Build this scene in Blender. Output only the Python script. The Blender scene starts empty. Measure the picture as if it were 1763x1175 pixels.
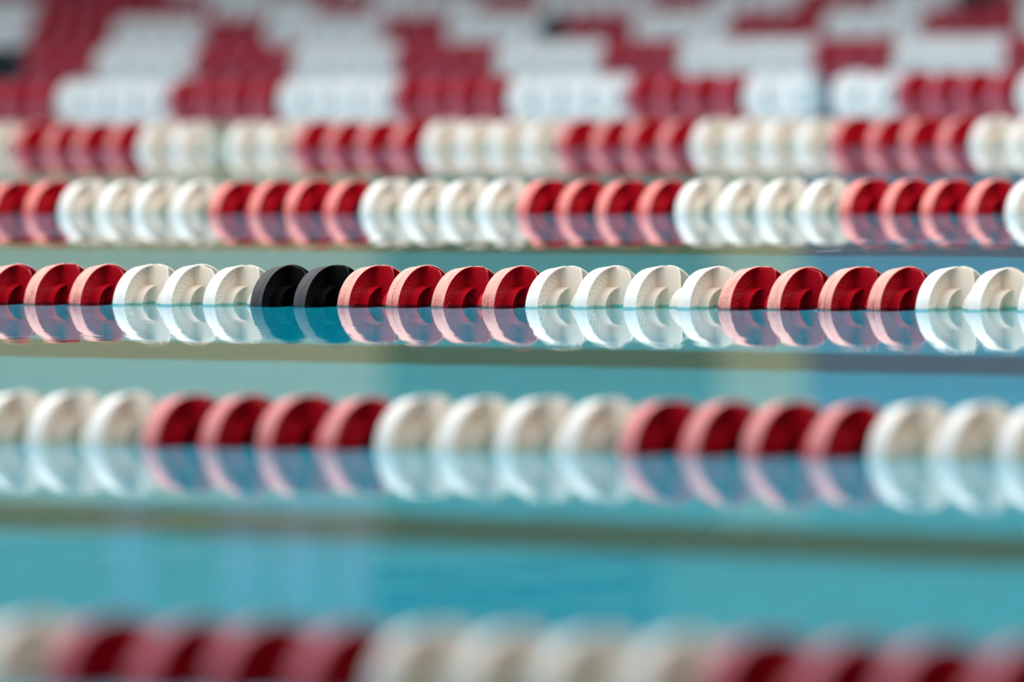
import bpy, bmesh, math, random
from math import sin, cos, pi, radians, atan2, sqrt, tan
random.seed(7)
S = bpy.context.scene
C = S.collection

# ------------------------------------------------------------------ camera
W, H = 1763, 1175
TH = radians(43.3)              # angle of the lane ropes against the picture plane
FPX = 24850*math.tan(TH)       # long telephoto, near 480 mm
CAMH = 4300*2.5/cos(TH)/FPX                  # camera height above the water
LANE = 2.5
PITCH = math.atan(975.5 / FPX)
ROLL = math.atan(750 / 24850.0)
cam_d = bpy.data.cameras.new('camera'); cam = bpy.data.objects.new('camera', cam_d); C.objects.link(cam)
S.camera = cam
cam_d.sensor_width = 36; cam_d.lens = FPX / W * 36; cam_d.clip_start = .1; cam_d.clip_end = 500
from mathutils import Matrix, Vector
MC = Matrix.Rotation(pi/2 - PITCH, 4, 'X') @ Matrix.Rotation(-ROLL, 4, 'Z')
cam.matrix_world = Matrix.Translation((0, 0, CAMH)) @ MC
cam_d.dof.use_dof = True; cam_d.dof.focus_distance = 16.17
cam_d.dof.aperture_fstop = 6.3

# ------------------------------------------------------------------ world and light
w = bpy.data.worlds.new('hall_light'); S.world = w; w.use_nodes = True
bg = w.node_tree.nodes['Background']; bg.inputs[0].default_value = (.93, .97, 1, 1); bg.inputs[1].default_value = .38
def uv0(u, v, z): return Vector((cos(TH)*u + sin(TH)*v, -sin(TH)*u + cos(TH)*v, z))
def area(name, loc, target, sx, sy, power, col):
    l = bpy.data.lights.new(name, 'AREA'); l.shape = 'RECTANGLE'; l.size = sx; l.size_y = sy; l.energy = power; l.color = col
    o = bpy.data.objects.new(name, l); C.objects.link(o); o.location = loc
    o.rotation_euler = (Vector(target) - Vector(loc)).to_track_quat('-Z', 'Y').to_euler(); return o
area('ceiling_lamp_bank', tuple(uv0(-8, 14.5, 8)), tuple(uv0(-8, 14.5, 0)), 26, 13, 3800, (1, .97, .93))
area('side_glazing', (-26, 0, 9), (0, 16, 0), 26, 8, 400, (1, .98, .96))
S.view_settings.view_transform = 'Standard'; S.view_settings.look = 'None'; S.view_settings.gamma = 1
S.view_settings.use_curve_mapping = False; S.view_settings.exposure = 0.0

# ------------------------------------------------------------------ layout: u runs along the ropes (to the right), v across the lanes (away)
U = Vector((cos(TH), -sin(TH), 0)); V = Vector((sin(TH), cos(TH), 0))
def uv(u, v, z=0): return U*u + V*v + Vector((0, 0, z))
K0 = 2.68                     # first rope stands 2.68 lane widths from the camera
RAD = .0535                   # disc radius
def line_v(k): return (k + K0) * LANE + RAD
def px_to_u(px, v):           # where the sight line of photo column px meets the waterline at distance v
    # solve on z=0, iterate the row
    y = 500.0
    for _ in range(30):
        d = MC.to_3x3() @ Vector(((px - W/2)/FPX, -(y - H/2)/FPX, -1))
        s = -CAMH/d.z; p = Vector((0, 0, CAMH)) + d*s
        err = p.dot(V) - v
        # finer row from the distance ratio
        base = y + 388; y = base * (p.dot(V)/v) - 388
    return p.dot(U)
ROT = atan2(U.y, U.x)

# ------------------------------------------------------------------ materials
def mat(name):
    m = bpy.data.materials.new(name); m.use_nodes = True
    return m, m.node_tree, m.node_tree.nodes['Principled BSDF']
def node(nt, t, **kw):
    n = nt.nodes.new(t)
    for a, b in kw.items(): setattr(n, a, b)
    return n
def ramp(nt, stops):
    r = node(nt, 'ShaderNodeValToRGB'); e = r.color_ramp.elements
    while len(e) < len(stops): e.new(.5)
    for i, (p, c) in enumerate(stops): e[i].position = p; e[i].color = (*c, 1) if len(c) == 3 else c
    return r
def mixc(nt, fac, a, b):
    m = node(nt, 'ShaderNodeMix', data_type='RGBA')
    for i, v in ((0, fac), (6, a), (7, b)):
        if hasattr(v, 'links'): nt.links.new(v, m.inputs[i])
        else: m.inputs[i].default_value = v if i == 0 else (*v, 1)
    return m.outputs[2]

def plastic(name, col, col2, rough=.42, trans=0, tcol=(1, 1, 1)):
    m, nt, b = mat(name)
    tc = node(nt, 'ShaderNodeTexCoord'); n = node(nt, 'ShaderNodeTexNoise'); n.inputs['Scale'].default_value = 60
    nt.links.new(tc.outputs['Object'], n.inputs['Vector'])
    nt.links.new(mixc(nt, n.outputs[0], col, col2), b.inputs['Base Color'])
    b.inputs['Roughness'].default_value = rough
    if max(col) < .01: b.inputs['Specular IOR Level'].default_value = .2
    if trans:                                     # thin moulded plastic lets some light through
        out = nt.nodes['Material Output']; t = node(nt, 'ShaderNodeBsdfTranslucent'); t.inputs[0].default_value = (*tcol, 1)
        mx = node(nt, 'ShaderNodeMixShader'); mx.inputs[0].default_value = trans
        nt.links.new(b.outputs[0], mx.inputs[1]); nt.links.new(t.outputs[0], mx.inputs[2]); nt.links.new(mx.outputs[0], out.inputs[0])
    return m
def worn(name, base, chalk, amount):
    """outer band of the disc: sun-bleached, chalky and scratched above the wet edge"""
    m, nt, b = mat(name); L = nt.links
    tc = node(nt, 'ShaderNodeTexCoord'); oi = node(nt, 'ShaderNodeObjectInfo')
    add = node(nt, 'ShaderNodeVectorMath', operation='ADD'); L.new(tc.outputs['Object'], add.inputs[0])
    sc = node(nt, 'ShaderNodeVectorMath', operation='SCALE'); sc.inputs[3].default_value = 13; 
    cmb = node(nt, 'ShaderNodeCombineXYZ'); L.new(oi.outputs['Random'], cmb.inputs[0]); L.new(cmb.outputs[0], sc.inputs[0]); L.new(sc.outputs[0], add.inputs[1])
    mp = node(nt, 'ShaderNodeMapping'); mp.inputs['Scale'].default_value = (90, 900, 1500); L.new(add.outputs[0], mp.inputs[0])
    n1 = node(nt, 'ShaderNodeTexNoise'); n1.inputs['Scale'].default_value = 1; n1.inputs['Detail'].default_value = 6; L.new(mp.outputs[0], n1.inputs['Vector'])
    mp2 = node(nt, 'ShaderNodeMapping'); mp2.inputs['Scale'].default_value = (160, 40, 40); L.new(add.outputs[0], mp2.inputs[0])
    n2 = node(nt, 'ShaderNodeTexNoise'); n2.inputs['Scale'].default_value = 1; n2.inputs['Detail'].default_value = 3; L.new(mp2.outputs[0], n2.inputs['Vector'])
    sep = node(nt, 'ShaderNodeSeparateXYZ'); L.new(tc.outputs['Object'], sep.inputs[0])
    zr = node(nt, 'ShaderNodeMapRange'); zr.inputs[1].default_value = .002; zr.inputs[2].default_value = .022; L.new(sep.outputs[2], zr.inputs[0])
    s = node(nt, 'ShaderNodeMath', operation='ADD'); L.new(n1.outputs[0], s.inputs[0]); L.new(n2.outputs[0], s.inputs[1])
    gx = node(nt, 'ShaderNodeMath', operation='COMPARE'); L.new(sep.outputs[0], gx.inputs[0]); gx.inputs[1].default_value = .0115; gx.inputs[2].default_value = .0012
    gm = node(nt, 'ShaderNodeMath', operation='MULTIPLY_ADD'); L.new(gx.outputs[0], gm.inputs[0]); gm.inputs[1].default_value = -.13; L.new(s.outputs[0], gm.inputs[2]); s = gm
    s2 = node(nt, 'ShaderNodeMath', operation='MULTIPLY_ADD'); L.new(zr.outputs[0], s2.inputs[0]); s2.inputs[1].default_value = .42; L.new(s.outputs[0], s2.inputs[2])
    r = node(nt, 'ShaderNodeMapRange'); r.inputs[1].default_value = .82; r.inputs[2].default_value = 1.42; r.inputs[4].default_value = amount; L.new(s2.outputs[0], r.inputs[0])
    L.new(mixc(nt, r.outputs[0], base, chalk), b.inputs['Base Color'])
    rr = node(nt, 'ShaderNodeMapRange'); rr.inputs[3].default_value = .3; rr.inputs[4].default_value = .75; L.new(r.outputs[0], rr.inputs[0]); L.new(rr.outputs[0], b.inputs['Roughness'])
    bp = node(nt, 'ShaderNodeBump'); bp.inputs['Strength'].default_value = .25; bp.inputs['Distance'].default_value = .0006; L.new(n1.outputs[0], bp.inputs['Height']); L.new(bp.outputs[0], b.inputs['Normal'])
    return m
MATS = {
 'red': (worn('chalky_red_plastic', (.50, .012, .022), (.80, .41, .35), .9), plastic('red_plastic', (.50, .002, .013), (.43, .002, .010), .3, .12, (.9, .06, .03))),
 'white': (worn('scuffed_white_plastic', (.70, .66, .63), (.80, .785, .77), 1), plastic('white_plastic', (.96, .85, .76), (.97, .87, .79), .4, .42, (1, .90, .80))),
 'black': (worn('scuffed_black_plastic', (.008, .009, .011), (.055, .058, .068), .8), plastic('black_plastic', (.002, .002, .003), (.003, .003, .004), .42)),
}
FARRED = worn('hazed_dark_red_plastic', (.42, .02, .06), (.56, .13, .19), .9)  # worn red with the haze of the far ropes put into its colour
SALMON = worn('salmon_faded_red_plastic', (.55, .015, .02), (.84, .29, .26), .95)
ROSE = worn('rose_faded_red_plastic', (.45, .015, .03), (.74, .29, .29), .9)
COLDWHITE = plastic('hazed_white_plastic', (.80, .83, .85), (.86, .88, .90), .5)  # cooler white for far ropes, haze and reflection painted into the colour
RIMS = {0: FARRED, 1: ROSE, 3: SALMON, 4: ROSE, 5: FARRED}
CABLE = plastic('steel_cable', (.35, .36, .37), (.5, .5, .5), .35)

def tile_mat(name, col, grout, size, rough=.4):
    m, nt, b = mat(name); L = nt.links
    tc = node(nt, 'ShaderNodeTexCoord'); br = node(nt, 'ShaderNodeTexBrick'); br.offset = 0
    br.inputs['Color1'].default_value = (*col, 1); br.inputs['Color2'].default_value = (*[c*.93 for c in col], 1); br.inputs['Mortar'].default_value = (*grout, 1)
    br.inputs['Scale'].default_value = 1; br.inputs['Brick Width'].default_value = size; br.inputs['Row Height'].default_value = size; br.inputs['Mortar Size'].default_value = size*.03
    L.new(tc.outputs['Object'], br.inputs['Vector']); L.new(br.outputs[0], b.inputs['Base Color']); b.inputs['Roughness'].default_value = rough
    return m
FLOOR = tile_mat('pool_floor_tile', (.008, .70, .98), (.006, .60, .87), .25, .6)
MARK = tile_mat('lane_mark_tile', (.02, .06, .08), (.03, .07, .09), .25, .6)
DECK = tile_mat('deck_tile', (.52, .50, .44), (.4, .39, .35), .3, .5)
def paint(name, col, rough=.6):
    m, nt, b = mat(name); tc = node(nt, 'ShaderNodeTexCoord'); n = node(nt, 'ShaderNodeTexNoise'); n.inputs['Scale'].default_value = 1.5
    nt.links.new(tc.outputs['Object'], n.inputs['Vector'])
    nt.links.new(mixc(nt, n.outputs[0], [c*.94 for c in col], [min(1, c*1.06) for c in col]), b.inputs['Base Color']); b.inputs['Roughness'].default_value = rough
    return m

def water_mat():
    m = bpy.data.materials.new('pool_water'); m.use_nodes = True; nt = m.node_tree; nt.nodes.clear(); L = nt.links
    out = node(nt, 'ShaderNodeOutputMaterial')
    tc = node(nt, 'ShaderNodeTexCoord')
    def noise(scale, detail, dist):
        mp = node(nt, 'ShaderNodeMapping'); mp.inputs['Scale'].default_value = scale; L.new(tc.outputs['Object'], mp.inputs[0])
        n = node(nt, 'ShaderNodeTexNoise'); n.inputs['Scale'].default_value = 1; n.inputs['Detail'].default_value = detail; L.new(mp.outputs[0], n.inputs['Vector'])
        mu = node(nt, 'ShaderNodeMath', operation='MULTIPLY'); mu.inputs[1].default_value = dist; L.new(n.outputs[0], mu.inputs[0]); return mu.outputs[0]
    a = noise((2.2, 1.4, 1), 2, WAVE_A); b = noise((15, 19, 1), 2, WAVE_B)
    ad = node(nt, 'ShaderNodeMath', operation='ADD'); L.new(a, ad.inputs[0]); L.new(b, ad.inputs[1])
    bp = node(nt, 'ShaderNodeBump'); bp.inputs['Strength'].default_value = 1; bp.inputs['Distance'].default_value = 1; L.new(ad.outputs[0], bp.inputs['Height'])
    fr = node(nt, 'ShaderNodeFresnel'); fr.inputs[0].default_value = 1.333; L.new(bp.outputs[0], fr.inputs[1])
    gl = node(nt, 'ShaderNodeBsdfGlossy'); gl.inputs['Roughness'].default_value = 0; gl.inputs[0].default_value = (1, 1, 1, 1); L.new(bp.outputs[0], gl.inputs['Normal'])
    rf = node(nt, 'ShaderNodeBsdfRefraction'); rf.inputs['Roughness'].default_value = 0; rf.inputs['IOR'].default_value = 1.333; rf.inputs[0].default_value = (.3, 1, 1, 1); L.new(bp.outputs[0], rf.inputs['Normal'])
    mx = node(nt, 'ShaderNodeMixShader'); L.new(fr.outputs[0], mx.inputs[0]); L.new(rf.outputs[0], mx.inputs[1]); L.new(gl.outputs[0], mx.inputs[2]); L.new(mx.outputs[0], out.inputs[0])
    return m
MEN = .0026
WAVE_A, WAVE_B = .0012, .00016

# ------------------------------------------------------------------ setting
def link(name, bm, mats, parent=None, smooth=False, loc=None, rz=None):
    me = bpy.data.meshes.new(name); bmesh.ops.recalc_face_normals(bm, faces=bm.faces); bm.to_mesh(me); bm.free()
    for m in (mats if isinstance(mats, (list, tuple)) else [mats]): me.materials.append(m)
    if smooth:
        for p in me.polygons: p.use_smooth = True
        try: me.set_sharp_from_angle(angle=radians(35))
        except Exception: pass
    o = bpy.data.objects.new(name, me); C.objects.link(o); o.parent = parent
    if loc is not None: o.location = loc
    if rz is not None: o.rotation_euler.z = rz
    return o
def box(bm, a, b, mi=0):
    vs = [bm.verts.new((x, y, z)) for x in (a[0], b[0]) for y in (a[1], b[1]) for z in (a[2], b[2])]
    for q in ((0,1,3,2), (4,6,7,5), (0,4,5,1), (2,3,7,6), (0,2,6,4), (1,5,7,3)):
        f = bm.faces.new([vs[i] for i in q]); f.material_index = mi
def struct(name, a, b, m):          # a box given in (u, v, z)
    bm = bmesh.new(); box(bm, a, b); o = link(name, bm, m, rz=ROT); o['kind'] = 'structure'; return o
DEPTH = 2.70
PU0, PU1, PV0, PV1 = -42, 12, .25, 33.2
floor = struct('floor', (PU0, PV0, -DEPTH-.2), (PU1, PV1, -DEPTH), FLOOR)
struct('trim_1', (PU0-4, PV1, -DEPTH-.2), (PU1+4, 40, .06), DECK)                # far deck, carries the pool wall
struct('trim_2', (PU0-4, -3, -DEPTH-.2), (PU1+4, PV0, .06), DECK)
struct('trim_3', (PU0-4, PV0, -DEPTH-.2), (PU0, PV1, .06), DECK)
struct('trim_4', (PU1, PV0, -DEPTH-.2), (PU1+4, PV1, .06), DECK)
for i in range(13):                                                           # dark tile stripe down the middle of every lane
    v = (i - 2 + K0 + .5) * LANE + .0
    struct('trim_%d' % (i+5), (PU0+2, v-.17, -DEPTH-.01), (PU1-2, v+.17, -DEPTH+.004), MARK)

# far wall of the hall, seen only in the water
WV = 39.9
def wall_u(px, y=650):               # column of the photo -> u on the far wall (mirror direction)
    d = MC.to_3x3() @ Vector(((px - W/2)/FPX, 0, -1)); s = WV/d.dot(V); return (d*s).dot(U)
WALLS = {'pale': paint('pale_green_wall_paint', (.93, .96, .55)), 'teal': paint('dark_teal_panel', (.31, .44, .25)), 'blue': paint('blue_grey_panel', (.32, .40, .55)), 'dark': paint('dark_blue_panel', (.03, .05, .08)), 'light': paint('pale_blue_panel', (.5, .6, .75))}
struct('wall_back', (PU0-4, WV, 0), (PU1+4, WV+.3, 9), WALLS['teal'])
def panel(i, p0, p1, z0, z1, m, d=.04):
    a, b = wall_u(p0), wall_u(p1); struct('trim_%d' % (i+20), (a, WV-d, z0), (b, WV, z1), WALLS[m])
panel(0, -900, 660, .06, 2.36, 'pale'); panel(1, 1250, 1395, .06, 2.25, 'pale'); panel(2, 1395, 2500, .06, 2.2, 'blue'); panel(8, 640, 1120, 2.63, 2.82, 'dark')
for i, (p0, p1) in enumerate(((200, 245), (385, 440), (475, 545), (580, 632))): panel(3+i, p0, p1, 2.36, 2.8, 'light')

# ------------------------------------------------------------------ float disc meshes (axis = local x, y away from the camera side, z up)
def P(x, r, a): return (x, -r*sin(a), r*cos(a))
def revolve(bm, prof, a0, a1, n, closed=True, mi=lambda j: 0):
    rings = []; full = abs(abs(a1-a0) - 2*pi) < 1e-6
    for i in range(n if full else n+1):
        a = a0 + (a1-a0)*i/n; rings.append([bm.verts.new(P(x, r, a)) for x, r in prof])
    m = len(prof)
    for i in range(n):
        A, B = rings[i], rings[(i+1) % len(rings)]
        for j in range(m if closed else m-1):
            f = bm.faces.new((A[j], A[(j+1) % m], B[(j+1) % m], B[j])); f.material_index = mi(j)
    if closed and not full:
        bm.faces.new(rings[0]); bm.faces.new(rings[-1][::-1])
def RX(x): return RAD - .003*(1 - min(1, max(0, x/.0225)))        # the disc narrows towards its left edge
def rim_profile(x0, x1):
    c = .0115; q = [(x0, RX(x0)-.0007), (x0+.0008, RX(x0+.0008)), (c-.0022, RX(c-.0022)), (c-.0009, RX(c)-.0006), (c+.0009, RX(c)-.0006), (c+.0022, RX(c+.0022)), (x1-.0008, RX(x1-.0008)), (x1, RX(x1)-.0007)]
    return q + [(x1, RX(x1)-.0019), (x1-.0005, RX(x1)-.0022), (x0+.0005, RX(x0)-.0022), (x0, RX(x0)-.0019)]
def rim_mi(j): return 0 if j <= 6 else 1
WEBX = .0112
def web(bm, full_detail):
    r0, r1, t = .0280, RAD-.0035, .0008
    revolve(bm, [(WEBX-t, r0), (WEBX-t, r1), (WEBX+t, r1), (WEBX+t, r0)], 0, 2*pi, 32)
    if full_detail:
        for j, r in enumerate((.0315, .0355, .0395, .0435, .0470)):           # web holes built as raised studs in staggered rings, added to catch glints
            for i in range(30):
                a = 2*pi*(i + .5*(j % 2))/30; rings = []
                for x, q in ((WEBX+t-.0002, .00125), (WEBX+t+.0006, .0011), (WEBX+t+.0010, .0006)):
                    rings.append([bm.verts.new(P(x, r + 1.15*q*cos(pi*m/4), a + q*sin(pi*m/4)/r)) for m in range(8)])
                for A, B in zip(rings, rings[1:]):
                    for m in range(8): bm.faces.new((A[m], A[(m+1) % 8], B[(m+1) % 8], B[m]))
                bm.faces.new(rings[-1])
def vane_outline(kind):
    R = RAD - .0012
    up = []
    if kind == 'A':
        up += [(.0115, R-.0018), (.0225, R), (.041, R), (.0445, R-.0015), (.0468, R-.005), (.0478, R-.010), (.0478, 0)]
    else:
        up += [(-.0172, R-.014), (-.0168, R-.009), (-.0150, R-.0060), (-.0120, R-.0045), (-.004, R-.0040), (.0, R-.0034), (.0115, R-.0018), (.023, R), (.041, R-.0055), (.0445, R-.010), (.0455, R-.016), (.0455, 0)]
    full = up + [(x, -z) for x, z in up[::-1] if z != 0]
    return full
def body(bm, kind, n):
    revolve(bm, rim_profile(0, .0225), 0, pi, n, mi=rim_mi)
    x0, x1 = (0, .0295) if kind == 'A' else (-.0030, .0225)
    revolve(bm, rim_profile(x0, x1), -pi, 0, n, mi=rim_mi)
    o = vane_outline(kind); T = .0010
    f0 = [bm.verts.new((x, -T, z)) for x, z in o]; f1 = [bm.verts.new((x, T, z)) for x, z in o]
    bm.faces.new(f0).material_index = 1; bm.faces.new(f1[::-1]).material_index = 1
    for i in range(len(o)):
        bm.faces.new((f0[i], f0[(i+1) % len(o)], f1[(i+1) % len(o)], f1[i])).material_index = 1
def hub(bm, kind, n):
    r = .0284
    left = -.006
    prof = [(.0288, r), (.0288, r-.0014), (.0130, r-.0016), (.0130, .0075), (.0150, .0070), (.0150, .0045)]
    dome = []
    for i in range(7):
        a = pi/2*i/6; dome.append((left + .010 - .010*cos(a), r - .010 + .010*sin(a)))
    dome = [(left, .0045)] + dome + [(WEBX, r)]
    prof = prof + dome
    revolve(bm, prof, 0, 2*pi, n)
    if kind == 'A':                                  # float drum past the fin
        d = [(.0470 + .010 - .010*cos(pi/12*i), r - .010 + .010*sin(pi/12*i)) for i in range(7)]
        revolve(bm, [(.0470, .0045)] + d + [(.0660, r), (.0660, .0045)], 0, 2*pi, n)
def mesh_of(name, fn, mats, smooth=True):
    bm = bmesh.new(); fn(bm); bmesh.ops.remove_doubles(bm, verts=bm.verts, dist=1e-6)
    bmesh.ops.recalc_face_normals(bm, faces=bm.faces)
    me = bpy.data.meshes.new(name); bm.to_mesh(me); bm.free()
    for m in mats: me.materials.append(m)
    for p in me.polygons: p.use_smooth = smooth
    me.set_sharp_from_angle(angle=radians(32))
    return me
MESH = {}
for col, (m_out, m_in) in MATS.items():
    for kind in 'AB':
        MESH[col, kind, 'body'] = mesh_of(col+'_disc_body', lambda b: body(b, kind, 40), (m_out, m_in))
        MESH[col, kind, 'web'] = mesh_of(col+'_disc_web', lambda b: web(b, True), (m_in,))
        MESH[col, kind, 'hub'] = mesh_of(col+'_disc_hub', lambda b: hub(b, kind, 32), (m_in,))
        def far(b):
            body(b, kind, 20)
            k0 = len(b.faces); web(b, False); hub(b, kind, 16); b.faces.ensure_lookup_table()
            for f in b.faces[k0:]: f.material_index = 1
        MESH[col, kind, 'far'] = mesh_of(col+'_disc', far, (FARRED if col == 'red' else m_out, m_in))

def add_child(name, me, parent, **kw):
    o = bpy.data.objects.new(name, me); C.objects.link(o); o.parent = parent
    for a, b in kw.items(): o[a] = b
    return o
STEP = .0776; BSHIFT = .0042
# each rope: label, anchor column (left edge of an A disc), and colour blocks as (column where the block starts, colour)
R_, W_, B_ = 'red', 'white', 'black'
LINES = [
 (0, 620, [(-9999, W_), (50, R_), (620, W_), (1205, R_), (1830, W_)], None,
  'nearest, most blurred lane rope of red and white discs, cut off by the bottom edge'),
 (1, 640, [(-9999, R_), (-165, W_), (243, R_), (640, W_), (1060, R_), (1490, W_), (1960, R_)], None,
  'softly blurred lane rope of red and white discs directly in front of the sharp one'),
 (2, 190, [(-9999, W_), (-120, R_), (187, W_), (420, B_), (570, R_), (895, W_), (1228, R_), (1568, W_), (1910, R_)],
  [-42, 37, 113, 189, 272, 345, 427, 501, 577, 659, 737, 824, 900, 984, 1068, 1162, 1232, 1316, 1403, 1489, 1572, 1660, 1748],
  'sharply focused lane rope of red and white discs with two black discs side by side'),
 (3, 617, [(-9999, W_), (-130, R_), (103, W_), (360, R_), (617, W_), (885, R_), (1155, W_), (1440, R_), (1725, W_)], None,
  'slightly blurred lane rope of red and white discs directly behind the sharp one'),
 (4, 722, [(-9999, W_), (30, R_), (230, W_), (520, R_), (720, W_), (960, R_), (1180, W_), (1430, R_), (1672, W_)], None,
  'second lane rope behind the sharp one, with a narrow gap among white discs at left'),
 (5, 870, [(-9999, R_), (105, W_), (300, R_), (475, W_), (685, R_), (868, W_), (1083, R_), (1262, W_), (1548, R_), (1742, W_)], None,
  'third lane rope behind the sharp one, with a gap between two white discs at right'),
 (6, 1028, [(-9999, B_), (38, R_), (157, W_), (335, R_), (485, W_), (684, R_), (830, W_), (1026, R_), (1182, W_), (1385, R_), (1550, W_), (1744, R_)], None,
  'fourth lane rope behind the sharp one, with black discs at the left edge'),
 (7, 1087, [(-9999, W_), (47, R_), (185, W_), (342, R_), (468, W_), (640, R_), (770, W_), (913, B_), (975, R_), (1087, W_), (1262, R_), (1408, W_), (1590, R_), (1748, W_)], None,
  'blurred lane rope near the top, black discs right of its middle'),
 (8, 928, [(-9999, W_), (45, R_), (368, W_), (540, R_), (650, W_), (820, R_), (928, W_), (1095, R_), (1218, W_), (1368, R_), (1510, W_), (1655, B_), (1712, R_), (1748, W_)], None,
  'farthest visible lane rope along the top edge, dark discs at its right end'),
 (9, 900, [(-9999, R_), (300, W_), (440, R_), (580, W_), (700, R_), (830, W_), (960, R_), (1090, W_), (1210, R_), (1340, W_), (1470, R_), (1600, W_)], None,
  'lane rope beyond the farthest visible one, only its reflection at the top edge'),
]
GAPS = {4: 390, 5: 1367}
def colour_at(blocks, px):
    c = blocks[0][1]
    for p, q in blocks:
        if px >= p: c = q
    return c
def u_to_px(u, v):
    p = uv(u, v) - Vector((0, 0, CAMH)); q = MC.to_3x3().transposed() @ p
    return W/2 + FPX*q.x/-q.z
SHARP = None
for k, anchor, blocks, meas, label in LINES:
    vc = line_v(k); vf = vc - RAD
    root = bpy.data.objects.new('lane_rope', None); C.objects.link(root)
    ulo, uhi = px_to_u(-60, vf), px_to_u(W+60, vf)
    um = (ulo+uhi)/2; root.location = uv(um, vc, -.0055); root.rotation_euler.z = ROT
    root['label'] = label; root['category'] = 'lane rope'; root['group'] = 'lane ropes across the pool'
    spots = []
    if meas:
        us = [px_to_u(p, vf) for p in meas]; kinds = list('BABABABAABABABABABABABA')[:len(us)]
        spots = list(zip(us, kinds))
        n0 = len(us)
        for j in range(1, 9):
            spots.append((us[-1] + STEP*j, 'A' if j % 2 == 0 else 'B')); spots.insert(0, (us[0] - STEP*j, 'A' if j % 2 else 'B'))
    else:
        u0 = px_to_u(anchor, vf); gap = GAPS.get(k); ug = px_to_u(gap, vf) if gap else None
        n = int((uhi-ulo)/STEP/2) + 44
        for i in range(-n, n):
            u = u0 + i*STEP + (BSHIFT if i % 2 else 0) + random.uniform(-.0018, .0018)
            if ug is not None:
                if k == 4 and u + .03 < ug: u -= .061
                if k == 5 and u + .03 > ug: u += .072
            spots.append((u, 'B' if i % 2 else 'A'))
        lo, hi = ulo - STEP*7, uhi + STEP*7
        spots = [s for s in spots if lo < s[0] < hi]
    for u, kind in spots:
        col = colour_at(blocks, u_to_px(u + .46*STEP, vf))
        if col == 'black' and (k == 6 and u_to_px(u, vf) < -60): col = 'red'
        near = k <= 3
        o = add_child('float_disc', MESH[col, kind, 'body' if near else 'far'], root, label=col + ' plastic float disc')
        o.location = (u-um, 0, random.uniform(-.0008, .0008)); o.rotation_euler = (random.uniform(-.05, .05), random.uniform(-.012, .012), random.uniform(-.02, .02))
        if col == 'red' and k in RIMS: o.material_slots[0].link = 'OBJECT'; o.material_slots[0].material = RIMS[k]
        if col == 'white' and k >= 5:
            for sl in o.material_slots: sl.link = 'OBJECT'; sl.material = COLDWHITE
        if near:
            add_child('web', MESH[col, kind, 'web'], o)
            add_child('hub', MESH[col, kind, 'hub'], o)
    if k == 2: SHARP = (vc, spots)
    a, b = min(s[0] for s in spots) - um - .1, max(s[0] for s in spots) - um + .15
    bm = bmesh.new(); revolve(bm, [(a, .0018), (b, .0018)], 0, 2*pi, 10, closed=False); bmesh.ops.translate(bm, verts=bm.verts, vec=(0, 0, -.001))
    link('cable', bm, CABLE, root, smooth=True)

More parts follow.
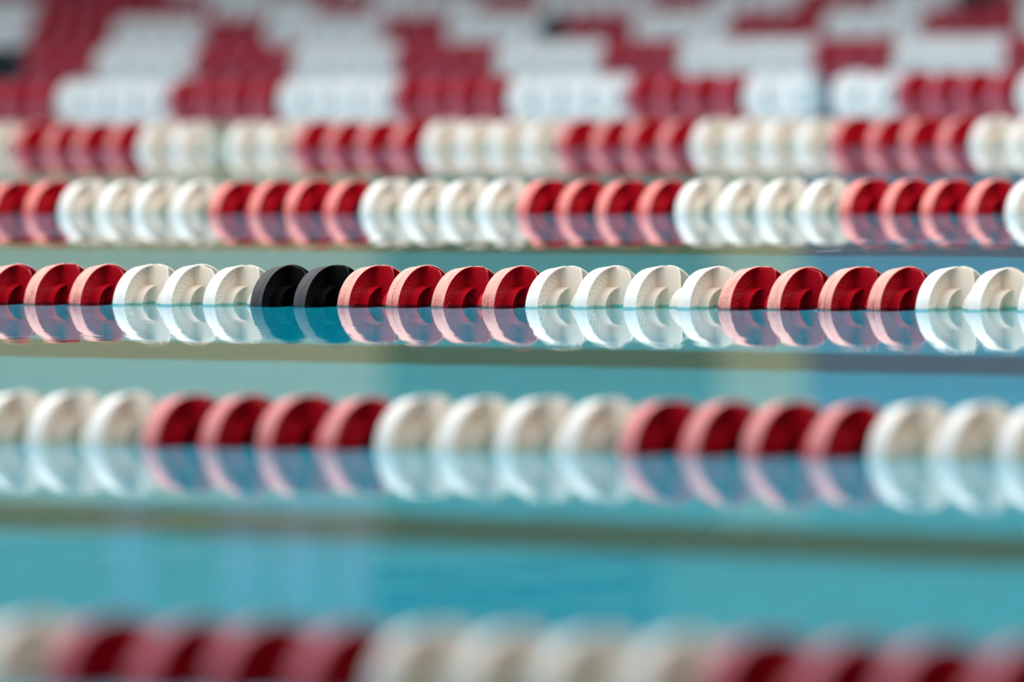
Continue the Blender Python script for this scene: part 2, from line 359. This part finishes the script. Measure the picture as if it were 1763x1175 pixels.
# ------------------------------------------------------------------ water surface: flat, with the raised edge where it clings to the sharp rope's discs
import numpy as np
vc, spots = SHARP
su0, su1 = min(q[0] for q in spots) - .06, max(q[0] for q in spots) + .08
sv0, sv1 = vc - .08, vc + .08
nu, nv = int((su1-su0)/.0016), 100
gu = np.linspace(su0, su1, nu+1); gv = np.linspace(sv0, sv1, nv+1)
D = np.full((nu+1, nv+1), 1.0)
def seg(i0, i1, a, b):
    Ug, Vg = np.meshgrid(gu[i0:i1], gv, indexing='ij')
    dx, dy = b[0]-a[0], b[1]-a[1]; t = np.clip(((Ug-a[0])*dx + (Vg-a[1])*dy)/(dx*dx+dy*dy), 0, 1)
    D[i0:i1] = np.minimum(D[i0:i1], np.hypot(Ug-a[0]-t*dx, Vg-a[1]-t*dy))
for u, kind in spots:
    i0 = max(0, int((u-.06-su0)/(gu[1]-gu[0]))); i1 = min(nu+1, int((u+.08-su0)/(gu[1]-gu[0])))
    R = RAD
    x0, x1 = (0, .0295) if kind == 'A' else (-.012, .0225)
    seg(i0, i1, (u, vc-R+.003), (u+.0225, vc-R)); seg(i0, i1, (u+x0, vc+R-.002), (u+x1, vc+R)); seg(i0, i1, (u+WEBX, vc-R), (u+WEBX, vc+R))
    seg(i0, i1, (u+WEBX, vc-.0282), (u+.0288, vc-.0282)); seg(i0, i1, (u+WEBX, vc+.0282), (u+.0288, vc+.0282))
    seg(i0, i1, (u if kind == 'A' else u-.0145, vc), (u+.0475, vc))
    lf = -.006
    if kind == 'A':
        q = [(u+.066, vc-.028), (u+.054, vc-.028), (u+.047, vc-.021), (u+.047, vc+.021), (u+.054, vc+.028), (u+.066, vc+.028), (u+.066, vc-.028)]
        for a_, b_ in zip(q, q[1:]): seg(i0, i1, a_, b_)
    pts = [(u+WEBX, vc-.028), (u+lf+.008, vc-.028), (u+lf, vc-.020), (u+lf, vc+.020), (u+lf+.008, vc+.028), (u+WEBX, vc+.028)]
    for p, q in zip(pts, pts[1:]): seg(i0, i1, p, q)
Z = MEN * np.exp(-D/.0026)
edge = np.minimum(np.minimum(gu-su0, su1-gu)[:, None], np.minimum(gv-sv0, sv1-gv)[None, :]); Z *= np.clip(edge/.01, 0, 1)
Ug, Vg = np.meshgrid(gu, gv, indexing='ij')
verts = np.stack([Ug.ravel(), Vg.ravel(), Z.ravel()], 1)
idx = np.arange((nu+1)*(nv+1)).reshape(nu+1, nv+1)
faces = np.stack([idx[:-1, :-1].ravel(), idx[1:, :-1].ravel(), idx[1:, 1:].ravel(), idx[:-1, 1:].ravel()], 1).tolist()
verts = verts.tolist(); n = len(verts)
verts += [(PU0, PV0, 0), (PU1, PV0, 0), (PU1, sv0, 0), (PU0, sv0, 0), (PU0, sv1, 0), (PU1, sv1, 0), (PU1, PV1, 0), (PU0, PV1, 0), (su0, sv0, 0), (su0, sv1, 0), (su1, sv0, 0), (su1, sv1, 0)]
faces += [[n, n+1, n+2, n+3], [n+4, n+5, n+6, n+7], [n+3, n+8, n+9, n+4], [n+10, n+2, n+5, n+11]]
me = bpy.data.meshes.new('water'); me.from_pydata(verts, [], faces); me.materials.append(water_mat())
me.polygons.foreach_set('use_smooth', [True]*len(me.polygons)); me.update()
o = bpy.data.objects.new('water', me); C.objects.link(o); o.rotation_euler.z = ROT; o['kind'] = 'structure'
